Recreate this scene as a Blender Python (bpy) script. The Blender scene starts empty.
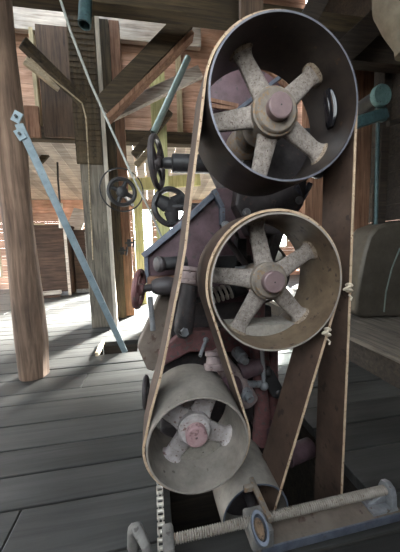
import bpy, bmesh, math, random
from math import sin, cos, pi, radians, atan2, sqrt, hypot
from mathutils import Vector as V, Matrix
random.seed(7)
C = bpy.context.scene.collection

# ------------------------------------------------------------------ camera
FPX = 270.0
H = 1.15
ROLL = radians(1.6)
Yc = V((-48, 29, 270)).normalized()                      # mill axis seen from the camera (right, up, forward)
Zc = V((-sin(ROLL), cos(ROLL), -(48*sin(ROLL)+29*cos(ROLL))/270)).normalized()
Xc = Yc.cross(Zc)
if Xc.x < 0: Xc = -Xc
RT, UP, FW = (V((Xc[i], Yc[i], Zc[i])) for i in range(3))
EYE = V((0, 0, H))
def ray(x, y): return FW + RT*((x-200)/FPX) + UP*((276-y)/FPX)
def P(x, y, Y):                      # photo direction -> point at distance Y along the mill axis
    d = ray(x, y); return EYE + d*(Y/d.y)
def F(x, y, z=0.0):                  # photo direction -> point at height z
    d = ray(x, y); return EYE + d*((z-H)/d.z)
def PX(x, y, X):
    d = ray(x, y); return EYE + d*(X/d.x)
cam = bpy.data.cameras.new('camera'); cam.sensor_width = 36; cam.lens = FPX/552*36
co = bpy.data.objects.new('camera', cam); C.objects.link(co)
m = Matrix((RT, UP, -FW)).transposed().to_4x4(); m.translation = EYE; co.matrix_world = m
cam.clip_start = .02
bpy.context.scene.camera = co

# --------------------------------------------------------------- materials
def nt(name):
    mt = bpy.data.materials.new(name); mt.use_nodes = True
    n = mt.node_tree.nodes; l = mt.node_tree.links
    return mt, n, l, n['Principled BSDF']
def ramp(n, stops):
    r = n.new('ShaderNodeValToRGB'); e = r.color_ramp.elements
    while len(e) < len(stops): e.new(.5)
    for i, (p, c) in enumerate(stops): e[i].position = p; e[i].color = (*c, 1)
    return r
def lin(c): return tuple(((v/255)/12.92 if v/255 <= .04045 else ((v/255+.055)/1.055)**2.4) for v in c)
def wood(name, a, b, axis='X', scale=1.0, rough=.85, knots=True, dark=None):
    mt, n, l, p = nt(name)
    tc = n.new('ShaderNodeTexCoord'); mp = n.new('ShaderNodeMapping')
    s = [14*scale]*3; s['XYZ'.index(axis)] = .9*scale
    mp.inputs['Scale'].default_value = s
    l.new(tc.outputs['Object'], mp.inputs['Vector'])
    n1 = n.new('ShaderNodeTexNoise'); n1.inputs['Scale'].default_value = 2.2; n1.inputs['Detail'].default_value = 7; n1.inputs['Roughness'].default_value = .65
    n1.inputs['Distortion'].default_value = .6
    l.new(mp.outputs['Vector'], n1.inputs['Vector'])
    n2 = n.new('ShaderNodeTexNoise'); n2.inputs['Scale'].default_value = 2.3; n2.inputs['Detail'].default_value = 4
    l.new(tc.outputs['Object'], n2.inputs['Vector'])
    ca, cb = lin(a), lin(b); cd = lin(dark) if dark else tuple(v*.35 for v in ca)
    r = ramp(n, [(.28, cd), (.42, ca), (.68, cb)])
    l.new(n1.outputs['Fac'], r.inputs['Fac'])
    r2 = ramp(n, [(.3, (.55, .54, .53)), (.7, (1.15, 1.13, 1.1))])
    l.new(n2.outputs['Fac'], r2.inputs['Fac'])
    mx = n.new('ShaderNodeMix'); mx.data_type = 'RGBA'; mx.blend_type = 'MULTIPLY'; mx.inputs[0].default_value = .8
    l.new(r.outputs['Color'], mx.inputs[6]); l.new(r2.outputs['Color'], mx.inputs[7])
    gi = n.new('ShaderNodeNewGeometry')                  # each board of a boarded surface has its own tone
    mr = n.new('ShaderNodeMapRange'); mr.inputs['To Min'].default_value = .68; mr.inputs['To Max'].default_value = 1.2
    l.new(gi.outputs['Random Per Island'], mr.inputs['Value'])
    m2 = n.new('ShaderNodeMix'); m2.data_type = 'RGBA'; m2.blend_type = 'MULTIPLY'; m2.inputs[0].default_value = 1.0 if name in ('floor_wood', 'siding', 'whitewash') else .0
    l.new(mx.outputs[2], m2.inputs[6]); l.new(mr.outputs['Result'], m2.inputs[7])
    l.new(m2.outputs[2], p.inputs['Base Color'])
    p.inputs['Roughness'].default_value = rough
    bp = n.new('ShaderNodeBump'); bp.inputs['Strength'].default_value = .5; bp.inputs['Distance'].default_value = .006
    l.new(n1.outputs['Fac'], bp.inputs['Height']); l.new(bp.outputs['Normal'], p.inputs['Normal'])
    return mt
def iron(name, a, b, spot=None, rough=.7, metal=.0, sc=18, bump=.4, amt=.56):
    mt, n, l, p = nt(name)
    tc = n.new('ShaderNodeTexCoord')
    n1 = n.new('ShaderNodeTexNoise'); n1.inputs['Scale'].default_value = sc; n1.inputs['Detail'].default_value = 8; n1.inputs['Roughness'].default_value = .7
    l.new(tc.outputs['Object'], n1.inputs['Vector'])
    r = ramp(n, [(.35, lin(a)), (.65, lin(b))]); l.new(n1.outputs['Fac'], r.inputs['Fac'])
    src = r.outputs['Color']
    if spot:
        n2 = n.new('ShaderNodeTexNoise'); n2.inputs['Scale'].default_value = sc*2.7; n2.inputs['Detail'].default_value = 6
        l.new(tc.outputs['Object'], n2.inputs['Vector'])
        r2 = ramp(n, [(amt, (0, 0, 0)), (amt+.06, (1, 1, 1))]); l.new(n2.outputs['Fac'], r2.inputs['Fac'])
        mx = n.new('ShaderNodeMix'); mx.data_type = 'RGBA'
        l.new(r2.outputs['Color'], mx.inputs[0]); l.new(src, mx.inputs[6]); mx.inputs[7].default_value = (*lin(spot), 1)
        src = mx.outputs[2]
    l.new(src, p.inputs['Base Color'])
    p.inputs['Roughness'].default_value = rough; p.inputs['Metallic'].default_value = metal
    bp = n.new('ShaderNodeBump'); bp.inputs['Strength'].default_value = bump; bp.inputs['Distance'].default_value = .004
    l.new(n1.outputs['Fac'], bp.inputs['Height']); l.new(bp.outputs['Normal'], p.inputs['Normal'])
    return mt
M = dict(
 floor=wood('floor_wood', (49, 48, 46), (71, 70, 68), 'X', .5, .5, dark=(36, 35, 34)),
 ceil=wood('ceiling_wood', (70, 58, 46), (100, 84, 66), 'Y'),
 beamX=wood('beam_wood', (58, 47, 32), (90, 75, 52), 'X'),
 beamY=wood('beam_wood_y', (70, 57, 44), (104, 86, 66), 'Y'),
 beamZ=wood('beam_wood_z', (66, 55, 39), (98, 84, 62), 'Z'),
 post=wood('post_wood', (92, 72, 58), (136, 112, 94), 'Z', .8, dark=(58, 44, 36)),
 column=wood('column_wood', (100, 94, 84), (138, 131, 119), 'Z', 1.1),
 pale=wood('pale_wood', (166, 150, 124), (206, 190, 162), 'X'),
 paleZ=wood('pale_wood_z', (176, 162, 130), (216, 202, 168), 'Z'),
 lime=wood('lime_wood', (190, 188, 130), (222, 218, 166), 'Z'),
 white=wood('whitewash', (182, 170, 160), (226, 218, 208), 'X'),
 whiteZ=wood('whitewash_z', (190, 182, 168), (226, 218, 206), 'Z'),
 pink=wood('siding', (186, 146, 124), (226, 190, 168), 'X'),
 redw=wood('reddish_wood', (120, 86, 66), (158, 120, 96), 'Z'),
 bin=wood('bin_wood', (64, 47, 39), (92, 71, 58), 'X'),
 darkw2=wood('brown_panel', (74, 58, 46), (102, 82, 66), 'Z'),
 darkw=wood('dark_wood', (44, 36, 30), (68, 57, 47), 'X'),
 sill=wood('platform_wood', (96, 88, 80), (132, 122, 112), 'Y'),
 mauve=iron('worn_maroon_paint', (66, 46, 50), (96, 73, 78), (68, 58, 58), .6, sc=9, amt=.6),
 mauve2=iron('dusty_maroon', (104, 88, 86), (146, 128, 124), (80, 64, 62), .6, sc=16, amt=.62),
 red=iron('red_paint', (84, 52, 52), (116, 78, 77), (82, 72, 69), .6, sc=14),
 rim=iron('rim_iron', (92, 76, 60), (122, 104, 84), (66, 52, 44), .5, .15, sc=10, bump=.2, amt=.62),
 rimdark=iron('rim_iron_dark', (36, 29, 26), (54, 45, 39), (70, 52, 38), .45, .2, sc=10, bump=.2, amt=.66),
  joint=iron('rust_crust', (108, 92, 76), (148, 132, 114), (82, 64, 52), .95, 0, sc=50, bump=.9, amt=.56),
 gloss=iron('gloss_black', (18, 17, 20), (28, 27, 30), None, .12, .1, sc=10, bump=.05),
 grey2=iron('grey_casting', (92, 88, 84), (122, 117, 111), (76, 70, 66), .8, 0, sc=16, amt=.6),
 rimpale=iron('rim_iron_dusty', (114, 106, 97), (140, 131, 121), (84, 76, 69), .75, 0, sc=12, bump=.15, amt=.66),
 edge=iron('worn_steel_edge', (100, 99, 106), (124, 123, 130), None, .45, .4),
 edgetan=iron('worn_tan_edge', (138, 128, 118), (160, 150, 140), None, .6, .2),
 spoke=iron('rusty_spoke', (106, 96, 88), (150, 139, 130), (80, 62, 54), .85, 0, sc=55, bump=.8, amt=.6),
 spokepale=iron('dusty_spoke', (146, 136, 132), (178, 168, 164), (112, 88, 82), .85, 0, sc=24, bump=.6, amt=.6),
 hub=iron('hub_iron', (98, 88, 80), (128, 116, 103), (124, 98, 70), .7, 0, sc=22),
 shaft=iron('shaft_end', (112, 92, 92), (136, 114, 112), None, .5, .2, sc=10, bump=.1),
 shaftred=iron('shaft_end_red', (146, 112, 112), (170, 140, 138), (120, 90, 90), .7, 0, sc=20, bump=.5),
 dust=iron('flour_dust', (120, 112, 102), (142, 134, 124), (84, 78, 70), .95, 0, sc=26, bump=.8, amt=.64),
 black=iron('black_iron', (30, 29, 30), (50, 48, 48), None, .5, .2, sc=14),
 dark=iron('dark_iron', (44, 40, 40), (68, 61, 61), (80, 62, 58), .55, .2, sc=14, amt=.62),
 grey=iron('grey_iron', (112, 112, 114), (146, 146, 148), (96, 82, 72), .5, .3, sc=16, amt=.62),
 strap=iron('strap_steel', (74, 78, 88), (104, 108, 118), (90, 80, 76), .5, .3, sc=16, amt=.64),
 blue=iron('blue_grey_paint', (106, 122, 130), (134, 148, 154), (96, 102, 102), .5, .1, sc=12, amt=.66, bump=.1),
 teal=iron('teal_paint', (44, 66, 70), (68, 94, 96), (48, 58, 58), .5, .1, sc=20, amt=.6),
 teal2=iron('teal_flange', (84, 116, 116), (116, 148, 146), (62, 80, 80), .5, .1, sc=20, amt=.62),
 galv=iron('galvanised', (110, 124, 118), (140, 152, 146), None, .4, .5, sc=12, bump=.1),
 cable=iron('pale_cable', (150, 152, 146), (176, 178, 172), None, .6, .1, sc=30, bump=.1),
 belt=iron('belt_leather', (62, 45, 36), (84, 65, 52), (52, 37, 29), .7, 0, sc=8, bump=.15, amt=.62),
 beltedge=iron('belt_frayed_edge', (164, 138, 112), (198, 172, 144), (120, 92, 70), .9, 0, sc=30, bump=.5, amt=.62),
 rod=iron('rod_steel', (122, 112, 102), (158, 148, 138), (96, 78, 64), .6, .2, sc=30, amt=.62),
 rust=iron('rust', (92, 74, 58), (126, 102, 80), (44, 33, 28), .9, 0, sc=40, bump=.9),
 lace=iron('lacing', (186, 170, 148), (214, 200, 180), None, .9, 0, sc=40),
 sheet2=iron('brown_sheet', (92, 80, 70), (116, 104, 94), (80, 62, 54), .6, .1, sc=9, amt=.62),
 sheet=iron('sheet_metal', (78, 72, 63), (98, 90, 80), (70, 60, 50), .45, .3, sc=5, bump=.05, amt=.66),
 canvas=iron('canvas', (96, 86, 72), (118, 108, 92), None, .9, 0, sc=10),
 brass=iron('pale_metal', (176, 168, 156), (206, 198, 186), None, .4, .4),
)
def glass():
    mt, n, l, p = nt('window_glass'); n.remove(p)
    tr = n.new('ShaderNodeBsdfTransparent'); tr.inputs[0].default_value = (.93, .95, .94, 1)
    gl = n.new('ShaderNodeBsdfGlossy'); gl.inputs['Roughness'].default_value = .03
    mx = n.new('ShaderNodeMixShader'); mx.inputs[0].default_value = .06
    l.new(tr.outputs[0], mx.inputs[1]); l.new(gl.outputs[0], mx.inputs[2]); l.new(mx.outputs[0], n['Material Output'].inputs['Surface'])
    return mt
M['glass'] = glass()

# ----------------------------------------------------------------- helpers
def rootloc(o):
    v = V((0, 0, 0))
    while o is not None: v += o.location; o = o.parent
    return v
class MB:
    def __init__(s): s.bm = bmesh.new(); s.mi = 0
    def face(s, vs):
        try:
            f = s.bm.faces.new(vs); f.material_index = s.mi; return f
        except ValueError: return None
    def loft(s, rings, cap=True, closed=False):
        R = [[s.bm.verts.new(p) for p in r] for r in rings]
        n = len(R[0]); k = len(R)
        for i in range(k if closed else k-1):
            a, b = R[i], R[(i+1) % k]
            for j in range(n): s.face((a[j], a[(j+1) % n], b[(j+1) % n], b[j]))
        if cap and not closed:
            s.face(R[0][::-1]); s.face(R[-1])
        return s
    def box(s, c, size, rz=0, ry=0, rx=0, bev=0):
        mat = Matrix.Translation(V(c)) @ Matrix.Rotation(rz, 4, 'Z') @ Matrix.Rotation(ry, 4, 'Y') @ Matrix.Rotation(rx, 4, 'X')
        x, y, z = [q/2 for q in size]
        vs = [s.bm.verts.new(mat @ V((i*x, j*y, k*z))) for i in (-1, 1) for j in (-1, 1) for k in (-1, 1)]
        for q in ((0, 1, 3, 2), (4, 6, 7, 5), (0, 4, 5, 1), (2, 3, 7, 6), (0, 2, 6, 4), (1, 5, 7, 3)):
            s.face([vs[i] for i in q])
        return s
    def aabb(s, a, b):
        return s.box([(p+q)/2 for p, q in zip(a, b)], [abs(q-p) for p, q in zip(a, b)])
    def bar(s, a, b, w, t, side=(0, 0, 1), wob=0, seg=1):
        a, b = V(a), V(b); d = (b-a).normalized(); sd = V(side); sd = (sd-d*sd.dot(d)).normalized(); o = d.cross(sd)
        rings = []
        for i in range(seg+1):
            p = a.lerp(b, i/seg)
            j = lambda: random.uniform(-wob, wob)
            rings.append([p+sd*(w/2*x+j())+o*(t/2*y+j()) for x, y in ((-1, -1), (1, -1), (1, 1), (-1, 1))])
        return s.loft(rings)
    def tube(s, a, b, r, r2=None, n=20, cap=True):
        a, b = V(a), V(b); d = (b-a).normalized(); r2 = r if r2 is None else r2
        u = d.orthogonal().normalized(); v = d.cross(u)
        return s.loft([[p+(u*cos(2*pi*i/n)+v*sin(2*pi*i/n))*q for i in range(n)] for p, q in ((a, r), (b, r2))], cap)
    def pipe(s, pts, r, n=10):
        pts = [V(p) for p in pts]; rings = []; u = None
        for i, p in enumerate(pts):
            d = (pts[min(i+1, len(pts)-1)]-pts[max(i-1, 0)]).normalized()
            u = d.orthogonal().normalized() if u is None else (u-d*u.dot(d)).normalized()
            v = d.cross(u); q = r[i] if isinstance(r, (list, tuple)) else r
            rings.append([p+(u*cos(2*pi*k/n)+v*sin(2*pi*k/n))*q for k in range(n)])
        return s.loft(rings)
    def lathe(s, c, axis, prof, n=48, closed=False):     # prof: (along, radius)
        c = V(c); d = V(axis).normalized(); u = d.orthogonal().normalized(); v = d.cross(u)
        rings = [[c+d*h+(u*cos(2*pi*i/n)+v*sin(2*pi*i/n))*max(r, 1e-4) for i in range(n)] for h, r in prof]
        return s.loft(rings, True, closed)
    def ball(s, c, r, sx=1, sy=1, sz=1, n=14):
        c = V(c); rings = []
        for i in range(1, n//2+1):
            t = pi*i/(n//2+1)
            rings.append([c+V((cos(2*pi*k/n)*sin(t)*r*sx, sin(2*pi*k/n)*sin(t)*r*sy, cos(t)*r*sz)) for k in range(n)])
        return s.loft(rings)
    def prism(s, poly, d):
        d = V(d); return s.loft([[V(p) for p in poly], [V(p)+d for p in poly]])
    def ring(s, c, axis, R, r, n=40, k=8, a0=0, a1=2*pi):
        c = V(c); d = V(axis).normalized(); u = d.orthogonal().normalized(); v = d.cross(u); full = abs(a1-a0-2*pi) < 1e-6
        rings = []
        for i in range(n if full else n+1):
            a = a0+(a1-a0)*i/n; e = u*cos(a)+v*sin(a)
            rings.append([c+e*(R+r*cos(2*pi*j/k))+d*(r*sin(2*pi*j/k)) for j in range(k)])
        return s.loft(rings, True, full)
    def hexnut(s, c, axis, r, h): return s.tube(V(c), V(c)+V(axis).normalized()*h, r, n=6)
    def build(s, name, mat, parent=None, smooth=True, bevel=0, label=None):
        bmesh.ops.recalc_face_normals(s.bm, faces=s.bm.faces)
        me = bpy.data.meshes.new(name)
        if parent is not None: off = rootloc(parent)
        else:
            xs = [v.co for v in s.bm.verts]
            off = V(((min(p.x for p in xs)+max(p.x for p in xs))/2, (min(p.y for p in xs)+max(p.y for p in xs))/2, min(p.z for p in xs)))
        for v in s.bm.verts: v.co -= off
        s.bm.to_mesh(me); s.bm.free()
        for mm in (mat if isinstance(mat, list) else [mat]): me.materials.append(mm)
        o = bpy.data.objects.new(name, me); C.objects.link(o)
        if parent is not None: o.parent = parent
        else: o.location = off
        if smooth:
            for pl in me.polygons: pl.use_smooth = True
            try: me.set_sharp_from_angle(angle=radians(38))
            except Exception: pass
        if bevel:
            b = o.modifiers.new('bevel', 'BEVEL'); b.width = bevel; b.segments = 2; b.limit_method = 'ANGLE'; b.angle_limit = radians(40)
        if label: o['label'] = label
        return o
def root(name, loc):
    o = bpy.data.objects.new(name, None); C.objects.link(o); o.location = V(loc); o.empty_display_size = .1; return o
def tag(o, label, cat, group=None):
    o['label'] = label; o['category'] = cat
    if group: o['group'] = group
    return o
def struct(o): o['kind'] = 'structure'; return o

# ================================================================= SETTING
CZ = 5.6
AISLE = 5.0      # line where the main hall opens into the low aisle
BACK = 9.0
XL, XR = -5.4, 3.0
XR2 = 7.0       # the far aisle runs on further to the right than the hall
PITX0, PITX1 = F(172, 512).x, F(362, 484).x
PITY0, PITY1 = .96, 1.42
PITX2, PITY2 = F(272, 430).x, 1.86
fl = MB(); y = -1.2
HOLE = (F(99, 350).x, F(137, 350).x, F(118, 353).y, F(118, 341).y)
while y < BACK+.2:
    w = random.choice((.17, .2, .23, .26))
    y1 = y+w
    # snap board joints to the edges of the pit
    for e in (PITY0, PITY1, PITY2, HOLE[2], HOLE[3]):
        if y < e-.03 and y1 > e-.06: y1 = e; break
    spans = [(XL, XR if (y+y1)/2 < AISLE else XR2)]
    def cut(sp, a, b):
        out = []
        for p, q in sp:
            if q <= a or p >= b: out.append((p, q))
            else:
                if p < a: out.append((p, a))
                if q > b: out.append((b, q))
        return out
    ym = (y+y1)/2
    if PITY0 < ym < PITY1: spans = cut(spans, PITX0, PITX1)
    if PITY1 < ym < PITY2: spans = cut(spans, PITX2, PITX1)
    if HOLE[2] < ym < HOLE[3]: spans = cut(spans, HOLE[0], HOLE[1])
    for a, b in spans:
        cuts = [a]
        x = a+random.uniform(1.2, 4)
        while x < b-.4: cuts.append(x); x += random.uniform(2, 4)
        cuts.append(b)
        for p, q in zip(cuts, cuts[1:]):
            dz = random.uniform(-.005, 0)
            fl.aabb((p+.003, y+.005, -.06), (q-.003, y1-.005, dz))
    y = y1
struct(fl.build('floor', M['floor'], smooth=False, bevel=.004))
pit = MB()
pz = -.9
pit.aabb((PITX0-.05, PITY0-.05, pz-.05), (PITX1+.05, PITY2+.05, pz))
pit.aabb((PITX0-.06, PITY0-.05, pz), (PITX0-.01, PITY1+.06, -.065)); pit.aabb((PITX1+.01, PITY0-.05, pz), (PITX1+.06, PITY2+.05, -.065))
pit.aabb((PITX0, PITY0-.06, pz), (PITX1, PITY0-.01, -.065)); pit.aabb((PITX0, PITY1+.01, pz), (PITX2-.01, PITY1+.06, -.065))
pit.aabb((PITX2-.06, PITY1+.06, pz), (PITX2-.01, PITY2, -.065)); pit.aabb((PITX2, PITY2+.01, pz), (PITX1, PITY2+.06, -.065))
pit.aabb((HOLE[0]-.05, HOLE[2]-.05, -.5), (HOLE[1]+.05, HOLE[3]+.05, -.45))
for a, b in (((HOLE[0]-.05, HOLE[2]-.05), (HOLE[0]-.01, HOLE[3]+.05)), ((HOLE[1]+.01, HOLE[2]-.05), (HOLE[1]+.05, HOLE[3]+.05)),
             ((HOLE[0], HOLE[2]-.05), (HOLE[1], HOLE[2]-.01)), ((HOLE[0], HOLE[3]+.01), (HOLE[1], HOLE[3]+.05))):
    pit.aabb((*a, -.45), (*b, -.065))
struct(pit.build('trim_1', M['darkw'], smooth=False))

ce = MB(); x = XL
SKY = (-2.3, -.1, 3.2, 4.6)  # roof opening added out of view to brighten the upper wall
while x < XR:
    if SKY[0]-.2 < x < SKY[1]:
        ce.aabb((x, -1.2, CZ+(round(x*100) % 3)*.004), (x+.216, SKY[2], CZ+.04)).aabb((x, SKY[3], CZ+(round(x*100) % 3)*.004), (x+.216, AISLE+.06, CZ+.04)); x += .215; continue
    ce.aabb((x, -1.2, CZ+(round(x*100) % 3)*.004), (x+.216, AISLE+.06, CZ+.04)); x += .215
struct(ce.build('ceiling', M['ceil'], smooth=False))
# upper wall between hall and aisle, over the header beam
HZ = P(60, 137, AISLE).z
uw = MB(); z = HZ
while z < CZ:
    uw.aabb((XL, AISLE+.06+(round(z*100) % 3)*.004, z), (XR, AISLE+.1, min(z+.203, CZ))); z += .205
struct(uw.build('wall_upper', M['pink'], smooth=False))
# low sloped ceiling of the aisle
LZ = 2.65
lc = MB(); x = XL
while x < XR2:
    lc.prism([(x+.004, AISLE+.12, HZ+.1), (x+.2, AISLE+.12, HZ+.1), (x+.2, BACK+.1, LZ), (x+.004, BACK+.1, LZ)], (0, 0, .04)); x += .205
struct(lc.build('ceiling_aisle', M['white'], smooth=False))
# back wall of boards with window openings
def board_wall(name, mat, axis, pos, a0, a1, z0, z1, opens, th=.05):
    w = MB(); z = z0
    levels = sorted({z0, z1, *[o[2] for o in opens], *[o[3] for o in opens]})
    zs = []
    for p, q in zip(levels, levels[1:]):
        k = max(1, round((q-p)/.2))
        zs += [(p+(q-p)*i/k, p+(q-p)*(i+1)/k) for i in range(k)]
    for p, q in zs:
        sp = [(a0, a1)]
        for o in opens:
            if o[2]-1e-6 <= p and q <= o[3]+1e-6: sp = cut(sp, o[0], o[1])
        for u, v in sp:
            if axis == 'x': w.aabb((u, pos, p+.003), (v, pos+th, q-.003))
            else: w.aabb((pos, u, p+.003), (pos+th, v, q-.003))
    return struct(w.build(name, mat, smooth=False))
wx = lambda px: P(px, 240, BACK).x
FWN = [(-3.0, -1.4, 1.7, 4.9), (-1.2, .5, 1.7, 4.9)]
BW = [(wx(-7), wx(-1), .35, 2.4), (wx(26), wx(46), .9, 1.95), (wx(63), wx(79), .9, 1.8), (wx(89), wx(116), .35, 2.4), (wx(133), wx(154), .35, 2.4), (wx(158), wx(200), .35, 2.4), (wx(206), wx(268), .35, 2.4), (wx(277), wx(288), 1.0, 2.3), (wx(300), wx(312), 1.0, 1.7), (wx(326), wx(350), .9, 2.0)]  # unseen openings at far left and behind the column are added for sun
board_wall('wall_back', M['pink'], 'x', BACK, XL, XR2, 0, LZ, BW)
LW = [(.3, 1.6, .9, 2.6), (2.2, 3.45, .7, 4.6), (3.6, 4.9, .7, 4.6), (5.3, 6.9, .3, 2.6), (7.1, 8.8, .3, 2.3)]
board_wall('wall_left', M['pink'], 'y', XL-.05, -1.2, BACK, 0, CZ, LW)
RW = []
board_wall('wall_front', M['darkw'], 'x', -1.2, XL, XR, 0, CZ, FWN)
board_wall('wall_right', M['darkw'], 'y', XR, -1.2, AISLE, 0, CZ, RW)
board_wall('wall_right_aisle', M['pink'], 'y', XR2, AISLE, BACK, 0, HZ, [])
board_wall('wall_front_aisle', M['pink'], 'x', AISLE, XR+.06, XR2, 0, HZ, [])
def window(n, axis, pos, o):
    a0, a1, z0, z1 = o; r = root('window_%d' % n, (((a0+a1)/2, pos, z0) if axis == 'x' else (pos, (a0+a1)/2, z0)))
    struct(r)
    f = MB(); t = .05
    def bx(u0, u1, p, q, d=.06):
        if axis == 'x': f.aabb((u0, pos-d/2, p), (u1, pos+d/2, q))
        else: f.aabb((pos-d/2, u0, p), (pos+d/2, u1, q))
    bx(a0, a0+t, z0, z1); bx(a1-t, a1, z0, z1); bx(a0+t, a1-t, z0, z0+t); bx(a0+t, a1-t, z1-t, z1)
    mid = (z0+z1)/2; bx(a0+t, a1-t, mid-.02, mid+.02, .04)
    am = (a0+a1)/2
    if a1-a0 > .45: bx(am-.012, am+.012, z0+t, mid-.02, .04); bx(am-.012, am+.012, mid+.02, z1-t, .04)
    f.build('window_frame', M['pale'], r, smooth=False)
    g = MB()
    if axis == 'x': g.aabb((a0+t, pos-.003, z0+t), (a1-t, pos+.003, z1-t))
    else: g.aabb((pos-.003, a0+t, z0+t), (pos+.003, a1-t, z1-t))
    g.build('window_glass', M['glass'], r, smooth=False)
sr_ = struct(root('window_20', ((SKY[0]+SKY[1])/2, (SKY[2]+SKY[3])/2, CZ+.05)))  # frame and glass of the added, unseen roof opening
f_ = MB()
for i in range(5):
    x = SKY[0]-.05+(SKY[1]-SKY[0]+.05)*i/4; f_.aabb((x, SKY[2]-.05, CZ+.045), (x+.05, SKY[3]+.05, CZ+.1))
f_.build('window_frame', M['pale'], sr_, smooth=False)
MB().aabb((SKY[0], SKY[2], CZ+.06), (SKY[1], SKY[3], CZ+.066)).build('window_glass', M['glass'], sr_, smooth=False)
k = 1
for o in BW: window(k, 'x', BACK+.02, o); k += 1
for o in FWN: window(k, 'x', -1.18, o); k += 1
for o in LW: window(k, 'y', XL-.03, o); k += 1

# ================================================================= BEAMS
def timber(name, a, b, w, t, mat, label, cat, side=(0, 0, 1), wob=.004, seg=6, group=None, bev=.006):
    mb = MB().bar(a, b, w, t, side, wob, seg)
    return tag(mb.build(name, M[mat], smooth=False, bevel=bev), label, cat, group)
def pxbeam(name, p0, p1, Y, h, t, mat, label, cat, Y1=None, **k):
    return timber(name, P(*p0, Y), P(*p1, Y if Y1 is None else Y1), h, t, mat, label, cat, **k)
zb = P(150, 6, 2.9).z
timber('ceiling_beam', (XL+.1, 2.9, zb), (XR-.1, 2.9, zb), .17, .16, 'beamX', 'heavy dark ceiling beam crossing above the boxed wooden column', 'beam', side=(0, 0, 1))
timber('header_beam', (XL+.1, AISLE-.03, HZ+.02), (XR-.1, AISLE-.03, HZ+.02), .2, .16, 'beamX', 'brown header beam between the left post and the boxed column, below the siding', 'beam')
wz = P(125, 30, AISLE-.05).z
timber('wall_plate', (XL+.1, AISLE-.04, wz), (P(200, 40, AISLE).x, AISLE-.04, wz), .34, .1, 'white', 'whitewashed plank along the top of the pink board wall', 'plank')
# left post
b = F(29, 381); PB = V((b.x, b.y+.1, 0))
mb = MB(); rings = []
for i in range(17):
    z = (CZ-.01)*i/16; r0 = .118+.008*sin(i*1.3)
    ox, oy = .012*sin(i*.7), .01*cos(i*.9)
    rings.append([V((PB.x+ox+r0*(1.0 if k % 2 else 1.06)*cos(2*pi*k/16+.2)*(1+random.uniform(-.05, .05)), PB.y+oy+r0*sin(2*pi*k/16+.2)*(1+random.uniform(-.05, .05)), z)) for k in range(16)])
mb.loft(rings)
tag(mb.build('timber_post', M['post'], bevel=0), 'thick round weathered timber post at the left edge', 'post')
# boxed column
cb0, cb1 = F(92, 328), F(118, 326)
cx = (cb0.x+cb1.x)/2; cw = cb1.x-cb0.x; cy = cb0.y+cw/2
col = root('boxed_column', (cx, cy, 0))
MB().aabb((cx-cw/2, cy-cw/2, 0), (cx+cw/2-.05, cy+cw/2, CZ)).build('column_board', M['column'], col, smooth=False, bevel=.006)
MB().aabb((cx+cw/2-.048, cy-cw/2-.02, 0), (cx+cw/2, cy-cw/2+.03, CZ)).build('corner_strip', M['whiteZ'], col, smooth=False, label='pale narrow corner strip')
mb = MB().aabb((cx-cw/2-.03, cy-cw/2-.03, 2.3), (cx+cw/2-.06, cy-cw/2-.001, CZ-.01))
for i in range(46):
    z = 2.32+i*.07
    mb.aabb((cx-cw/2-.03, cy-cw/2-.038, z), (cx+cw/2-.06, cy-cw/2-.031, z+.04))
mb.build('ribbed_panel', M['beamZ'], col, smooth=False, label='brown ribbed upper panel')
mb = MB()
for i in range(14):
    for sx in (-.12, .08):
        mb.ball((cx+sx, cy-cw/2-.002, .25+i*.14), .006, n=6)
mb.build('nail', M['black'], col)
o = col.children[-1]; o['kind'] = 'stuff'
tag(col, 'square grey boxed wooden column with a pale right corner strip', 'column')
# second post behind column
def post(px0, px1, ytop, ybot, Y, mat, label, name='wall_stud', cat='stud', th=.1):
    a, c = P(px0, ybot, Y), P(px1, ybot, Y)
    z0 = max(0.0, a.z) if ybot < 400 else 0.0; z1 = min(P(px0, ytop, Y).z, CZ-.01) if ytop > -10 else CZ-.01
    mb = MB(); n = 8
    mb.bar(((a.x+c.x)/2, Y, z0), ((a.x+c.x)/2, Y, z1), abs(c.x-a.x), th, (1, 0, 0), .003, n)
    return tag(mb.build(name, M[mat], smooth=False, bevel=.004), label, cat)
fy = lambda px, Y: 247+Y*0  # unused
YP = 4.6
post(118, 131, 25, 400, YP, 'beamZ', 'dark brown post just right of the boxed column', 'timber_post', 'post', .18)
post(131, 140, 25, 400, YP+.1, 'redw', 'slim reddish post beside the dark brown post', 'timber_post', 'post', .12)
for (a, c, t, bt, mt, lb) in ((102, 106, 24, 120, 'paleZ', 'pale wall stud nearest the right edge of the boxed column'),
                       (119, 125, 40, 130, 'white', 'whitewashed wall stud crossing behind the dark diagonal brace'),
                       (160, 165, 60, 136, 'white', 'whitewashed wall stud behind the grey green pipe'),
                       (38, 42, 30, 125, 'paleZ', 'pale wall stud beside the round timber post'),
                       (178, 183, 40, 136, 'paleZ', 'pale wall stud left of the tall drive belt')):
    post(a, c, t, bt, AISLE-.05, mt, lb, th=.1)
post(164, 177, 60, 400, 4.2, 'lime', 'yellowish upright timber between grey pipe and tall drive belt', 'timber_post', 'post', .1)
post(144, 152, 185, 400, 5.6, 'lime', 'yellowish upright post behind the small spoked pulley', 'timber_post', 'post', .1)
post(45, 77, 26, 137, 4.75, 'darkw2', 'brown plank panel high between round post and boxed column', 'board_panel', 'panel', .06)
post(27, 41, 106, 137, 4.6, 'redw', 'short reddish board above the header beam beside the round post', 'wood_board', 'board', .05)
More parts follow.
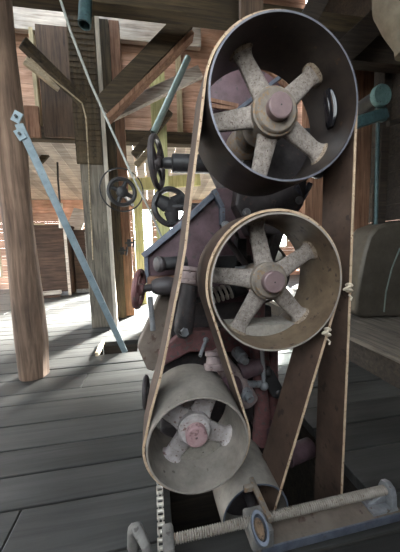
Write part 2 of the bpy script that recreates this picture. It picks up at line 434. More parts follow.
# diagonal braces
pxbeam('diagonal_brace', (103, 108), (186, 22), 3.3, .2, .12, 'beamX', 'broad dark diagonal brace rising right from the boxed column', 'brace', side=(0, 0, 1))
pxbeam('diagonal_brace', (108, 120), (192, 36), 3.29, .045, .15, 'redw', 'thin orange brown strip under the broad diagonal brace', 'brace')
pxbeam('diagonal_brace', (106, 117), (200, 72), 3.6, .14, .08, 'white', 'pale shallow diagonal brace running behind the tall belt', 'brace')
pxbeam('diagonal_brace', (22, 42), (84, 103), 3.0, .1, .08, 'beamX', 'dark brown diagonal brace between round post and boxed column', 'brace', Y1=3.4)
pxbeam('diagonal_brace', (25, 60), (60, 88), 4.4, .12, .06, 'pale', 'short pale diagonal strut high behind the round post', 'brace', Y1=4.6)
pxbeam('diagonal_brace', (134, 156), (170, 112), 4.0, .1, .08, 'beamX', 'dark short brace below the grey green pipe', 'brace')
pxbeam('diagonal_brace', (136, 166), (158, 142), 4.3, .09, .06, 'pale', 'small pale strut behind the upper handwheel', 'brace')
pxbeam('diagonal_brace', (40, 162), (54, 146), 6.0, .1, .08, 'beamX', 'small brown knee brace under the far aisle beam', 'brace')
# aisle crossbeams and rafters
for (px0, py0, px1, py1, Y, hh, mt, lb) in ((38, 157, 82, 166, 6.4, .12, 'beamX', 'second brown aisle beam beyond the header, left of boxed column'),
        (36, 176, 66, 178, 7.4, .12, 'lime', 'greenish aisle beam low above the far bin'),):
    a, c = P(px0, py0, Y), P(px1, py0, Y); timber('aisle_beam', (XL+.1, Y, a.z), (c.x+3, Y, a.z), hh, .12, mt, lb, 'beam')
pxbeam('aisle_beam', (118, 186), (200, 180), 5.6, .22, .1, 'lime', 'greenish short beam behind the two upper handwheels', 'beam')
# bins at the far end
def bin_box(x0, x1, Y0, Y1, zt, label):
    r = root('wooden_bin', ((x0+x1)/2, (Y0+Y1)/2, 0))
    MB().aabb((x0, Y0, .02), (x1, Y0+.04, zt)).build('bin_panel', M['bin'], r, smooth=False)
    MB().aabb((x0, Y1-.04, .02), (x1, Y1, zt)).build('bin_panel', M['bin'], r, smooth=False)
    MB().aabb((x0, Y0+.041, .02), (x0+.04, Y1-.041, zt)).build('bin_side', M['bin'], r, smooth=False)
    MB().aabb((x1-.04, Y0+.041, .02), (x1, Y1-.041, zt)).build('bin_side', M['bin'], r, smooth=False)
    MB().aabb((x0-.02, Y0-.03, zt+.001), (x1+.02, Y1, zt+.05)).build('bin_lid', M['bin'], r, smooth=False)
    MB().aabb((x1-.06, Y0-.03, 0.0), (x1, Y0-.001, zt)).build('corner_post', M['white'], r, smooth=False, label='pale corner post')
    MB().aabb((x0, Y0-.02, 0), (x1-.07, Y0-.001, .1)).build('plinth', M['grey'], r, smooth=False)
    return tag(r, label, 'bin')
bx0, bx1 = P(30, 240, 7.2).x, P(67, 240, 7.2).x
bin_box(bx0, bx1, 7.2, 8.2, P(50, 227, 7.2).z, 'dark brown wooden bin left of the blue grey bar')
bin_box(bx1+.05, P(88, 240, 7.5).x, 7.5, 8.3, P(75, 232, 7.5).z, 'reddish wooden bin between blue grey bar and boxed column')
p = P(45, 275, 6.95)
mb = MB().bar((p.x-.15, p.y, .11), (p.x+.32, p.y+.02, .13), .09, .1, (0, 0, 1)); MB
tag(mb.build('wood_block', M['white'], smooth=False, bevel=.01), 'short pale wood block on a floor in front of the dark bin', 'block')
mb = MB(); mb.aabb((p.x-.12, p.y-.04, 0), (p.x+.3, p.y+.06, .064)); tag(mb.build('wood_block', M['bin'], smooth=False), 'brown wood block underneath the short pale block', 'block')
# leaning white board above bin
bz = P(75, 232, 7.5).z+.056; bxc = P(76, 230, 7.9).x
mb = MB().bar((bxc-.05, 7.85, bz+.01), (bxc+.12, 8.15, bz+.6), .4, .03, (1, 0, 0)); tag(mb.build('leaning_board', M['white'], smooth=False), 'white board leaning on top of the reddish bin', 'board')
# drop rod
mb = MB().pipe([P(57, 148, 6.3), P(58, 180, 6.3), P(60, 204, 6.3)], .02, 8)
dr = root('hanging_rod', P(60, 208, 6.3))
mb.build('rod', M['black'], dr); MB().tube(P(60, 203, 6.3), P(61, 228, 6.3), .05, .04).build('handle', M['brass'], dr, label='pale lower handle')
tag(dr, 'thin dark rod with pale handle hanging from the far aisle beam', 'rod')

# ------------------------------------------------ blue-grey bar and bracket
br = root('metal_brace', F(124, 351))
a, c = P(19, 124, PB.y-.165), F(125, 352, -.03)
rt_ = (c-a).normalized()
a2 = a+rt_*.0
MB().bar(a2, c, .062, .025, V((1, .2, 0)), 0, 1).build('bar', M['blue'], br, smooth=False, bevel=.003)
pp = P(17, 117, PB.y-.155)
for dx_, dz_, ry_ in ((0, 0, .5), (.012, -.13, -.5)):
    pl_ = MB().box((pp.x+dx_, pp.y, pp.z+dz_), (.065, .012, .085), 0, ry_).build('mounting_plate', M['blue'], br, smooth=False, bevel=.003)
    MB().hexnut((pp.x+dx_, pp.y-.012, pp.z+dz_), (0, -1, 0), .012, .012).build('bolt', M['black'], pl_)
tag(br, 'long blue grey flat metal bar slanting from round post down to the floor', 'bar')
# pieces of board in floor hole
h0, h1 = F(96.5, 355, .015), F(103, 342, .015)
mb = MB().bar(h0, h1, .05, .03, (0, 0, 1), .006, 4)
tag(mb.build('broken_board', M['pale'], smooth=False), 'short broken board edge beside the hole in the floor', 'board')

# ------------------------------------------------ pipes and cables
mb = MB()
def hollow(a, b, r):
    a, b = V(a), V(b); d = (b-a).normalized(); L = (b-a).length
    return MB().lathe(a, d, [(0, r), (L, r), (L, r*.8), (0, r*.8)], 20, True)
tag(hollow(P(86, -8, 2.6), P(84.5, 25, 2.55), .052).build('pipe_end', M['teal']), 'short open teal pipe hanging down from the top beam', 'pipe')
tag(hollow(P(188, 58, 3.1), P(153.5, 133, 2.9), .034).build('slanted_pipe', M['galv']), 'slanted grey green pipe with an open lower end', 'pipe')
cab = [(58, -8), (70, 30), (90, 82), (108, 122), (131, 173), (152, 215), (164, 243)]
tag(MB().pipe([P(x, y, 2.6+.05*i) for i, (x, y) in enumerate(cab)], .011, 10).build('cable_rod', M['cable']), 'long pale rod slanting from upper left down to the machine', 'rod')
cab2 = [(30, 58), (48, 75), (70, 93), (82, 103), (86, 118), (88, 150), (90, 200), (93, 260)]
Yc = [2.9, 3.0, 3.12, 3.22, 3.26, 9, 9, 9]
pts = [P(x, y, min(yy, cy-cw/2-.055)) for (x, y), yy in zip(cab2, Yc)]
tag(MB().pipe(pts, .008, 8).build('wire', M['pale']), 'thin pale wire bending down the front of the boxed column', 'wire')

# ------------------------------------------------ line-shaft pulley behind
def wheel(parent, name, c, axis, R, rimr, nsp, hubr, mat, sw=.02, hublen=.06, ph=0, solid=False):
    c = V(c); d = V(axis).normalized(); u = d.orthogonal().normalized(); v = d.cross(u)
    w = MB().ring(c, d, R, rimr).build(name, mat, parent)
    for i in range(nsp):
        a = ph+2*pi*i/nsp; e = u*cos(a)+v*sin(a); t = -u*sin(a)+v*cos(a)
        mb = MB(); rings = []
        for k in range(6):
            q = k/5; r = hubr*.7+(R-hubr*.7)*q; sw_ = sw*(1.2-.4*q) if k < 5 else sw*1.3
            rings.append([c+e*r+t*(sw_*cos(2*pi*j/10))+d*(sw_*.6*sin(2*pi*j/10)) for j in range(10)])
        mb.loft(rings); mb.build('spoke', mat, w)
    MB().lathe(c, d, [(-hublen/2, hubr*.8), (-hublen/2+.01, hubr), (hublen/2-.01, hubr), (hublen/2, hubr*.8)], 24).build('hub', mat, w)
    return w
lp = root('line_pulley', P(124, 192, 3.5))
c0 = P(122, 192, 3.5)
wheel(lp, 'rim', c0, (.25, -1, 0), .155, .026, 4, .07, M['black'], .026, ph=.4)
MB().ring(P(122, 190, 3.56), (.25, -1, 0), .26, .009).build('outer_hoop', M['black'], lp)
MB().tube(c0, c0+V((.05, 1.0, 0)), .03).build('shaft', M['dark'], lp)
tag(lp, 'black spoked pulley inside a thin hoop, right of boxed column', 'pulley')
# small fittings on the post behind
for (px, py, lb) in ((122, 251, 'small black iron hook bracket low on the dark brown post'), (129, 243, 'small black latch on the slim reddish post')):
    p = P(px, py, YP-.13)
    mb = MB().tube((p.x-.06, p.y, p.z), (p.x+.08, p.y, p.z+.01), .014, n=10).pipe([(p.x+.08, p.y, p.z+.06), (p.x+.08, p.y-.01, p.z), (p.x+.06, p.y-.02, p.z-.07)], .014)
    mb.box((p.x, p.y+.025, p.z), (.06, .03, .12)); tag(mb.build('iron_bracket', M['black']), lb, 'bracket')

# ================================================================= ROLLER MILL
YF, YB = 1.0, 1.315
def pulley_geom(cx, cy, r):
    c = P(cx, cy, YF)
    return c.x, c.z, r/FPX*(c-EYE).dot(FW)
TX, TZ, TR = pulley_geom(287, 98.5, 80.4)
MX, MZ, MR = pulley_geom(279, 283.5, 70.2)
LX, LZ2, LR = pulley_geom(199, 446.5, 52)
BODY0 = 1.42
mill = root('roller_mill', (LX, 1.8, 0))
mill_label = tag(mill, 'maroon cast iron roller mill with three large spoked belt pulleys', 'machine')

def pulley(label, X, Z, R, rim_m, spoke_m, hub_m, shaft_m, angs, hubY, hr, sr, sw, dust=None, weight=None, edge_m='edge', web=None, joint_m='joint'):
    t = .0075
    mb = MB()
    prof = [(YF, R-t), (YF, R), (YF+.01, R+.0015), ((YF+YB)/2, R+.004), (YB-.01, R+.0015), (YB, R), (YB, R-t), ((YF+YB)/2+.05, R-t-.006), (YF+.08, R-t-.004)]
    n = 96
    rings = [[V((X+r*cos(2*pi*i/n), yy, Z+r*sin(2*pi*i/n))) for i in range(n)] for yy, r in prof]
    mb.loft(rings, closed=True)
    for f in mb.bm.faces:
        if all(abs(v.co.y-YF) < 1e-5 for v in f.verts): f.material_index = 1
    rim = mb.build('pulley', [M[rim_m], M[edge_m]], mill, label=label)
    for a in angs:
        a = radians(a); e = V((cos(a), 0, sin(a))); tt = V((-sin(a), 0, cos(a)))
        mb = MB(); rings = []
        r0, r1 = hr*.82, R-t-.003
        for q, wk, yk in ((0, 1.15, 1.15), (.12, 1.04, 1.0), (.5, .95, .9), (.78, .88, .9), (.87, .95, 1.15), (.94, 1.1, 1.6), (1, 1.42, 2.7)):
            r = r0+(r1-r0)*q; w = sw*wk; h = .018*yk; yo = hubY+.058+.037*q
            sec = []
            for j in range(16):
                th = 2*pi*j/16; cc, ss = cos(th), sin(th)
                sec.append(V((X, yo, Z))+e*r+tt*(w*math.copysign(abs(cc)**.6, cc))+V((0, h*math.copysign(abs(ss)**.7, ss), 0)))
            rings.append(sec)
        mb.loft(rings)
        for f in mb.bm.faces:
            c_ = f.calc_center_median()
            if hypot(c_.x-X, c_.z-Z) > R*.91: f.material_index = 1
        mb.build('spoke', [M[spoke_m], M[joint_m]], rim)
    L = .09
    MB().lathe((X, hubY, Z), (0, 1, 0), [(.0, sr+.004), (.0, hr*.84), (.005, hr*.9), (.014, hr*.93), (.018, hr), (.12, hr), (.13, hr*.9), (.19, hr*.85), (.21, hr*.7)], 48).build('hub', M[hub_m], rim)
    MB().lathe((X, hubY-.035, Z), (0, 1, 0), [(0, .004), (0, sr*.9), (.004, sr), (.035, sr), (.2, sr)], 40).build('shaft_end', M[shaft_m], rim)
    MB().lathe((X, hubY-.0355, Z), (0, 1, 0), [(0, .0035), (.004, .003)], 10).build('centre_hole', M['black'], rim)
    MB().tube((X, hubY+.2, Z), (X, BODY0+.35, Z), sr*.8).build('shaft', M['dark'], rim)
    if dust:
        a0, a1, d = dust; mb = MB(); lo = []
        for yk in (hubY+.075, YB-.03):
            ring = [V((X+(R-t-.008)*cos(radians(a0+(a1-a0)*i/20)), yk, Z+(R-t-.008)*sin(radians(a0+(a1-a0)*i/20)))) for i in range(21)]
            lo.append(ring)
        mb.loft(lo); mb.build('dust_cake', M['dust'], rim, smooth=False, label='grey layer of flour dust')
    if web:
        a0, a1 = web; mb = MB(); ra_ = R-t-.006
        rg = [[V((X+q*cos(radians(a0+(a1-a0)*i/20)), yk, Z+q*sin(radians(a0+(a1-a0)*i/20)))) for i in range(21)] for q, yk in ((hr*.9, 1.165), (ra_, 1.165))]
        a_ = [mb.bm.verts.new(p) for p in rg[0]]; b_ = [mb.bm.verts.new(p) for p in rg[1]]
        c_ = [mb.bm.verts.new(p+V((0, .02, 0))) for p in rg[0]]; d_ = [mb.bm.verts.new(p+V((0, .02, 0))) for p in rg[1]]
        for i in range(20):
            for u_, v_ in ((a_, b_), (b_, d_), (d_, c_), (c_, a_)): mb.face((u_[i], u_[i+1], v_[i+1], v_[i]))
        mb.build('web_plate', M['dust'], rim, label='grey dusty web plate')
    if weight:
        a0, a1 = weight; mb = MB(); rings = []
        for i in range(13):
            a = radians(a0+(a1-a0)*i/12); k = sin(pi*(i+.6)/13.2)**.35
            c = V((X+(R-t-.022)*cos(a), (YF+YB)/2-.035, Z+(R-t-.022)*sin(a))); e = V((cos(a), 0, sin(a)))
            rings.append([c+e*(.019*k*cos(2*pi*j/12))+V((0, .038*k*sin(2*pi*j/12), 0)) for j in range(12)])
        mb.loft(rings); mb.build('balance_weight', M['gloss'], rim)
    return rim
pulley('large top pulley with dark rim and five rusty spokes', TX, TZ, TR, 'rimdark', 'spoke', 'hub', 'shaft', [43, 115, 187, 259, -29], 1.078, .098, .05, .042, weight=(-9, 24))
pulley('middle pulley with tan rim and five grey spokes', MX, MZ, MR, 'rim', 'spoke', 'hub', 'shaft', [28, 98, 173, 241, -45], 1.07, .082, .047, .04, dust=(233, 305, 0), edge_m='edgetan')
pulley('lower pulley with pale dusty rim and stubby spokes', LX, LZ2, LR, 'rimpale', 'spokepale', 'spokepale', 'shaftred', [-33, 57, 147, 237], 1.085, .075, .047, .046, web=(237, 327), joint_m='spokepale', edge_m='edgetan')

# --- housing: front profile extruded along the axis
def prof(pts, Y): return [P(x, y, Y) for x, y in pts]
hp = prof([(216, 188), (262, 186), (276, 215), (272, 270), (262, 300), (222, 306), (176, 300), (150, 280), (145, 252)], BODY0+.1)
MB().prism(hp, (0, .75, 0)).build('housing', M['mauve'], mill, smooth=False, bevel=.012)
# raised end frame straps
def strap(pts, Y, w, t, mat, name):
    mb = MB()
    for p, q in zip(pts, pts[1:]):
        mb.bar(P(*p, Y), P(*q, Y), t, w, (0, 1, 0))
    return mb.build(name, M[mat], mill, smooth=False, bevel=.003)
strap([(143, 256), (184, 222), (212, 196), (217, 193)], BODY0+.09, .032, .06, 'strap', 'edge_strap')
strap([(146, 256), (147, 282)], BODY0+.09, .022, .05, 'strap', 'edge_strap')
strap([(213, 190), (222, 208), (222, 225)], BODY0+.07, .026, .04, 'strap', 'edge_strap')
a = P(164, 284, BODY0+.08)
MB().aabb((P(147, 280, BODY0).x, BODY0+.02, P(150, 292, BODY0).z), (P(176, 280, BODY0).x, BODY0+.6, P(150, 278, BODY0).z)).build('wood_rail', M['redw'], mill, smooth=False, bevel=.005, label='brown wooden rail')
# upper bearing pedestal carrying the top shaft
pp = prof([(236, 205), (244, 150), (262, 128), (300, 128), (312, 150), (304, 205), (282, 235), (250, 235)], BODY0)
MB().prism(pp, (0, .12, 0)).build('bearing_pedestal', M['dark'], mill, smooth=False, bevel=.012)
MB().lathe((TX, BODY0-.06, TZ), (0, 1, 0), [(0, .05), (0, .085), (.02, .095), (.15, .095), (.17, .08)], 36).build('bearing_collar', M['hub'], mill)
for px, py in ((247, 212), (262, 222), (226, 225), (300, 200), (288, 226)):
    p = P(px, py, BODY0-.012)
    MB().lathe(p, (0, 1, 0), [(-.014, .006), (-.014, .013), (0, .013), (0, .022), (.02, .022)], 12).build('bolt', M['grey'], mill)
# solid disc wheel behind top pulley
dc = P(248, 118, 1.62)
MB().lathe(dc, (0, 1, 0), [(0, .06), (0, .285), (.01, .3), (.08, .3), (.09, .28), (.09, .05)], 64).build('disc_wheel', M['mauve'], mill, label='solid maroon disc wheel')
MB().ring(dc, (0, 1, 0), .3, .018, n=64).build('disc_rim', M['redw'], mill)
d2 = P(256, 138, 1.58); MB().lathe(d2, (0, 1, 0), [(0, .02), (0, .08), (.03, .09), (.06, .09)], 32).build('disc_hub', M['hub'], mill)
MB().bar(P(236, 112, 1.55), P(284, 74, 1.55), .032, .02, (0, 1, 0)).build('blue_bar', M['strap'], mill, smooth=False)
MB().bar(P(210, 100, 1.58), P(238, 106, 1.58), .012, .02, (0, 1, 0)).bar(P(212, 106, 1.58), P(240, 110, 1.58), .012, .02, (0, 1, 0)).build('trip_rod', M['redw'], mill, smooth=False)
# dark clutter behind the top wheel's lower half
mb = MB()
mb.tube(P(275, 170, 1.5), P(330, 168, 1.5), .03); mb.tube(P(262, 165, 1.46), P(262, 190, 1.46), .035); mb.box(P(300, 150, 1.6), (.22, .16, .2)); mb.ball(P(318, 170, 1.5), .05)
mb.build('gear_case', M['black'], mill, bevel=.01)
MB().pipe([P(296, 186, 1.42), P(302, 200, 1.44), P(310, 184, 1.46)], .016).build('link_rod', M['strap'], mill)
# --- lower body: flared base casting
lb = prof([(172, 300), (240, 300), (272, 306), (274, 352), (270, 420), (205, 425), (160, 420), (155, 352), (166, 330)], BODY0+.1)
MB().prism(lb, (0, .6, 0)).build('base_frame', M['dark'], mill, smooth=False, bevel=.015)
mb = MB().loft([[P(x, y, BODY0+d) for x, y in sec] for d, sec in ((-.02, [(158, 352), (182, 332), (226, 330), (268, 346), (270, 366), (236, 352), (190, 352), (160, 368)]), (.1, [(160, 348), (183, 328), (226, 326), (268, 342), (270, 362), (236, 350), (190, 350), (160, 364)]))])
mb.build('red_casting', M['red'], mill, smooth=False, bevel=.008, label='flared red lower casting')
MB().prism(prof([(163, 288), (170, 290), (172, 345), (154, 372), (147, 370), (137, 347)], 1.5), (0, .12, 0)).build('side_skirt', M['sheet2'], mill, smooth=False, bevel=.01)
# feet on floor
x0, x1 = lb[6].x, lb[4].x
for xx in (x0+.06, x1-.06):
    for yy in (BODY0+.16, BODY0+.62): MB().aabb((xx-.06, yy-.07, 0), (xx+.06, yy+.07, lb[5].z+.03)).build('foot', M['dark'], mill, smooth=False, bevel=.008)
# red posts at right
mb = MB().pipe([P(254, 330, 1.36), P(256, 350, 1.36), P(262, 400, 1.4), P(262, 440, 1.42)], [.03, .035, .04, .06], 14)
mb.build('red_leg', M['red'], mill, label='red round leg')
mb = MB().pipe([P(272, 330, 1.46), P(272, 372, 1.46), P(274, 430, 1.46)], [.036, .036, .05], 14); mb.build('red_leg', M['red'], mill)
p = P(275, 424, 1.44); MB().box(p, (.2, .16, .08)).build('foot_flange', M['mauve'], mill, smooth=False, bevel=.012)
mb = MB(); q0, q1 = P(266, 372, 1.34), P(277, 392, 1.34)
mb.bar(q0, q1, .07, .05, (1, 0, 0)).ball(q0, .036).ball(q1, .036); mb.build('slotted_lever', M['black'], mill)
# silver push rod
MB().tube(P(262, 348, 1.3), P(264, 384, 1.3), .011).ball(P(264, 386, 1.3), .024).build('push_rod', M['grey'], mill)
# oiler / bearing cluster
mb = MB()
a, c = P(214, 352, 1.36), P(250, 402, 1.30)
mb.pipe([a, a.lerp(c, .3), a.lerp(c, .6), c], [.05, .05, .062, .05], 18)
mb.build('bearing_arm', M['mauve2'], mill)
mb = MB(); p = P(236, 392, 1.24)
mb.lathe(p, (-.1, 1, .25), [(0, .02), (0, .034), (.012, .042), (.05, .055), (.1, .055)], 28).build('bearing_cap', M['mauve'], mill)
for p in (P(251, 400, 1.22), P(246, 362, 1.28)):
    MB().lathe(p, (-.2, 1, .2), [(0, .004), (0, .02), (.03, .022), (.035, .033), (.1, .033)], 20).build('bolt', M['grey'], mill)
mb = MB(); p = P(214, 364, 1.28); mb.lathe(p, (.1, .35, 1), [(-.03, .05), (0, .052), (.004, .04), (.035, .038), (.04, .046), (.06, .046), (.065, .03)], 24).build('oil_cup', M['mauve2'], mill)
mb = MB(); a, c = P(240, 372, 1.33), P(258, 366, 1.33); mb.tube(a, c, .045).ball(c, .045); mb.build('side_lug', M['mauve'], mill)
mb = MB().tube(P(246, 384, 1.3), P(264, 384, 1.32), .018); mb.build('link_pin', M['grey'], mill)
# coil spring
a, c = P(205, 298, 1.38), P(232, 290, 1.38); d = (c-a).normalized(); u = d.orthogonal().normalized(); v = d.cross(u)
MB().pipe([a.lerp(c, i/100)+(u*cos(2*pi*i*6/100)+v*sin(2*pi*i*6/100))*.036 for i in range(101)], .0085, 8).build('coil_spring', M['brass'], mill)
MB().tube(a-d*.06, c+d*.06, .016).tube(c, c+d*.08, .045).build('spring_rod', M['black'], mill)
# diagonal arm with ring flanges
a, c = P(192, 268, 1.36), P(183, 332, 1.3); d = (c-a).normalized(); L = (c-a).length
MB().lathe(a, d, [(0, .03), (0, .055), (.02, .06), (.025, .05), (.06, .05), (.065, .058), (.085, .058), (.09, .046)], 28).build('arm_collar', M['mauve2'], mill)
MB().lathe(a, d, [(.09, .046), (L*.5, .044), (L-.05, .05), (L, .046), (L+.03, .02)], 24).build('adjusting_arm', M['dark'], mill)
p = P(185, 333, 1.235); MB().hexnut(p, (0, 1, 0), .02, .03).lathe(p+V((0, .03, 0)), (0, 1, 0), [(0, .028), (.02, .03)], 16).build('arm_bolt', M['grey'], mill)
# round knobs on the left
p = P(164, 264, 1.42); mb = MB().lathe(p, (-1, -.5, 0), [(0, .03), (.01, .04), (.03, .044), (.045, .036), (.05, .02)], 24); mb.build('round_knob', M['dark'], mill)
MB().tube(p, P(186, 262, 1.44), .035).build('knob_shaft', M['black'], mill)
# lower red handwheel with shaft
hc = P(139, 289, 1.36)
hw = wheel(mill, 'handwheel', hc, (1, -.22, -.12), .088, .014, 4, .03, M['red'], .014, .05, .5); hw['label'] = 'small rusty red handwheel'
MB().tube(hc, P(166, 286, 1.4), .02).lathe(P(152, 287, 1.38), (1, .15, 0), [(0, .03), (.02, .042), (.08, .05), (.12, .04)], 20).build('handwheel_shaft', M['dark'], mill)
MB().tube(P(150, 297, 1.4), P(153, 330, 1.42), .014).build('side_rod', M['grey'], mill)
# upper handwheel, nearly edge-on
hc = P(157, 163, 2.0)
hw = wheel(mill, 'handwheel', hc, (1, -.28, 0), .165, .022, 4, .045, M['dark'], .02, .07, .2); hw['label'] = 'upper dark handwheel seen edge on'
MB().lathe(hc+V((.04, 0, 0)), (1, 0, 0), [(0, .03), (.02, .04), (.06, .04), (.07, .065), (.5, .065)], 24).build('handwheel_shaft', M['black'], mill)
MB().tube(hc+V((.4, -.0, 0)), P(232, 205, 1.9), .05).build('shaft_bracket', M['dark'], mill)
# black wheel with holes
hc = P(171, 207, 2.05)
hw = wheel(mill, 'side_wheel', hc, (.3, -1, 0), .128, .022, 3, .055, M['black'], .05, .06, .9); hw['label'] = 'black three spoked wheel above the housing'
MB().tube(hc, hc+V((.35, .02, 0)), .03).build('side_shaft', M['black'], mill)
# small edge-on wheel near floor
hc = P(146, 392, 1.28)
hw = wheel(mill, 'handwheel', hc, (1, -.1, 0), .07, .011, 4, .022, M['dark'], .011, .03, .3); hw['label'] = 'small dark handwheel near the floor'
MB().tube(hc, P(170, 385, 1.5), .014).build('handwheel_shaft', M['dark'], mill)
MB().tube(P(206, 340, 1.3), P(200, 356, 1.22), .009).ball(P(206, 340, 1.3), .015).build('short_lever', M['grey'], mill)
# inner links seen through the middle pulley
MB().tube(P(222, 232, 1.36), P(248, 268, 1.36), .016).tube(P(232, 222, 1.38), P(246, 262, 1.38), .012).build('link_rod', M['dark'], mill)
MB().box(P(232, 262, 1.4), (.2, .06, .07)).box(P(240, 250, 1.4), (.05, .08, .12)).build('link_block', M['black'], mill, smooth=False, bevel=.006)
MB().ball(P(255, 240, 1.38), .03).tube(P(250, 268, 1.35), P(236, 270, 1.35), .018).build('link_joint', M['grey'], mill)
MB().bar(P(284, 214, 1.45), P(268, 262, 1.45), .06, .05, (1, 0, 0)).build('side_bracket', M['dark'], mill, smooth=False, bevel=.01)
rp = P(261, 273, 1.9)
MB().lathe(rp, (0, 1, 0), [(0, .215), (0, .235), (.2, .235), (.2, .215)], 56, True).build('rear_pulley_rim', M['rimdark'], mill, label='dark rim of a rear pulley')
MB().bar(rp+V((-.21, .1, 0)), rp+V((.21, .1, .06)), .05, .04, (0, 0, 1)).tube(rp, rp+V((0, .2, 0)), .05).build('rear_pulley_arm', M['rimdark'], mill, bevel=.004)
MB().tube(P(258, 300, 1.38), P(256, 340, 1.38), .04).build('roll_arm', M['red'], mill)
MB().lathe((MX, 1.37, MZ), (0, 1, 0), [(0, .05), (0, .08), (.02, .09), (.2, .09)], 32).build('bearing_collar', M['dark'], mill)
MB().lathe((LX, 1.36, LZ2), (0, 1, 0), [(0, .04), (0, .06), (.02, .07), (.2, .07)], 32).build('bearing_collar', M['dark'], mill)

# ================================================================= BELT
YBF, YBB = 1.018, 1.22
bt = .009
def circ(X, Z, R, a0, a1, n): return [(X+R*cos(a0+(a1-a0)*i/n), Z+R*sin(a0+(a1-a0)*i/n)) for i in range(n+1)]
g = .006+bt/2
tr, mr, lr = TR+g, MR+g, LR+g
path = []
db = P(342, 492, YBF)
path.append((db.x-.012, -.85)); path.append((db.x, db.z))
p = P(349, 330, YBF); path.append((p.x, p.z))
path += circ(TX, TZ, tr, radians(-6), radians(172), 50)
for x, y in ((202, 120), (196.5, 162), (192, 200), (186.5, 248), (181, 280), (175, 309), (169, 342), (162, 376), (152, 412)):
    p = P(x, y, YBF); path.append((p.x-bt/2, p.z))
# under the lower pulley; internal tangent to the middle one
d = hypot(MX-LX, MZ-LZ2); th = atan2(MZ-LZ2, MX-LX); al = math.acos((lr+mr)/d)
aL = th-al; aM = th-al+pi           # tangent on lower right side, middle left side
path += circ(LX, LZ2, lr, radians(176), aL+2*pi, 50)
tgt = P(284, 480, YBF); dx, dz = tgt.x-MX, tgt.z-MZ; dd = hypot(dx, dz); aC = atan2(dz, dx)+math.acos(mr/dd)
aM_ = aM if aM > aC else aM+2*pi
path += circ(MX, MZ, mr, aM_, aC, 50)
e = path[-1]; dv = (tgt.x-e[0], tgt.z-e[1]); path.append((tgt.x, tgt.z)); path.append((tgt.x+dv[0]*.9, tgt.z+dv[1]*.9))
belt = root('drive_belt', (TX, 1.1, 0))
tag(belt, 'long brown flat drive belt with frayed pale edge looping over the three pulleys', 'belt')
mb = MB(); n = len(path); fr = []
for i, (x, z) in enumerate(path):
    a, c = path[max(i-1, 0)], path[min(i+1, n-1)]
    tx, tz = c[0]-a[0], c[1]-a[1]; L = hypot(tx, tz); nx, nz = -tz/L*bt/2, tx/L*bt/2
    fr.append((x, z, nx, nz))
mb.loft([[V((x+nx, YBF+.004, z+nz)), V((x+nx, YBB, z+nz)), V((x-nx, YBB, z-nz)), V((x-nx, YBF+.004, z-nz))] for x, z, nx, nz in fr])
mb.build('belt_strap', M['belt'], belt)
mb = MB()
mb.loft([[V((x+nx*1.05, YBF, z+nz*1.05)), V((x+nx*1.05, YBF+.004, z+nz*1.05)), V((x-nx*1.05, YBF+.004, z-nz*1.05)), V((x-nx*1.05, YBF, z-nz*1.05))] for x, z, nx, nz in fr])
mb.build('frayed_edge', M['beltedge'], belt, label='pale frayed front edge')
def knot(px, py):
    p = P(px, py, YBF-.004); mb = MB()
    for k in range(3):
        q = p+V((.005*(-1)**k, -.003, .012-.011*k)); mb.ring(q, (.5*(-1)**k, .5, 1), .010+.0025*(k % 2), .0062, 16, 6)
    mb.pipe([p+V((.0, -.008, -.028)), p+V((.012, -.012, -.04)), p+V((.006, -.014, -.052))], .004)
    mb.build('belt_lacing', M['lace'], belt, label='knotted pale lacing')
knot(347.5, 288); knot(326, 332)

# ================================================================= TENSIONER IN FRONT OF PIT
ten = root('belt_tensioner', F(265, 525))
tag(ten, 'threaded rod belt tensioner bolted over the floor pit with a grey drum', 'tensioner')
RZ = .095
ra, rb = F(160, 544, RZ), F(384, 489, RZ)
ra, rb = F(166, 541, RZ), F(384, 490, RZ)
TROT = atan2(rb.y-ra.y, rb.x-ra.x); mid = (ra+rb)/2
ten.location = (mid.x, mid.y, 0); yr = mid.y
L = (rb-ra).length; ra = V((mid.x-L/2, yr, RZ)); rb = V((mid.x+L/2, yr, RZ))
print('tensioner rotation', math.degrees(TROT), 'rod y', yr, 'drum', .0)
pr = [(0, .004)]; k = 0; q = 0.0
while q < L:
    pr += [(q, .0135), (q+.0045, .0185), (q+.009, .0135)]; q += .0095
pr.append((L, .004))
MB().lathe(ra, (1, 0, 0), pr, 20).build('threaded_rod', M['rod'], ten)
rx1 = rb.x+.05
MB().aabb((ra.x+.33, yr-.048, .002), (rx1, yr+.045, .03)).build('base_rail', M['sheet2'], ten, smooth=False, bevel=.004)
MB().aabb((ra.x+.345, yr-.056, .002), (rx1+.01, yr-.049, .036)).build('rail_flange', M['strap'], ten, smooth=False, bevel=.002)
# end bracket right
mb = MB(); bxp = rb.x+.005
mb.prism([V((bxp, yr-.04, .03)), V((bxp, yr+.04, .03)), V((bxp, yr+.034, RZ)), V((bxp, yr+.024, RZ+.026)), V((bxp, yr, RZ+.036)), V((bxp, yr-.024, RZ+.026)), V((bxp, yr-.034, RZ))], (.025, 0, 0))
mb.aabb((bxp-.09, yr-.04, .03), (bxp+.03, yr+.04, .042))
mb.prism([V((bxp-.08, yr-.006, .042)), V((bxp, yr-.006, .042)), V((bxp, yr-.006, .085))], (0, .012, 0))
mb.build('end_bracket', M['grey'], ten, smooth=False, bevel=.003)
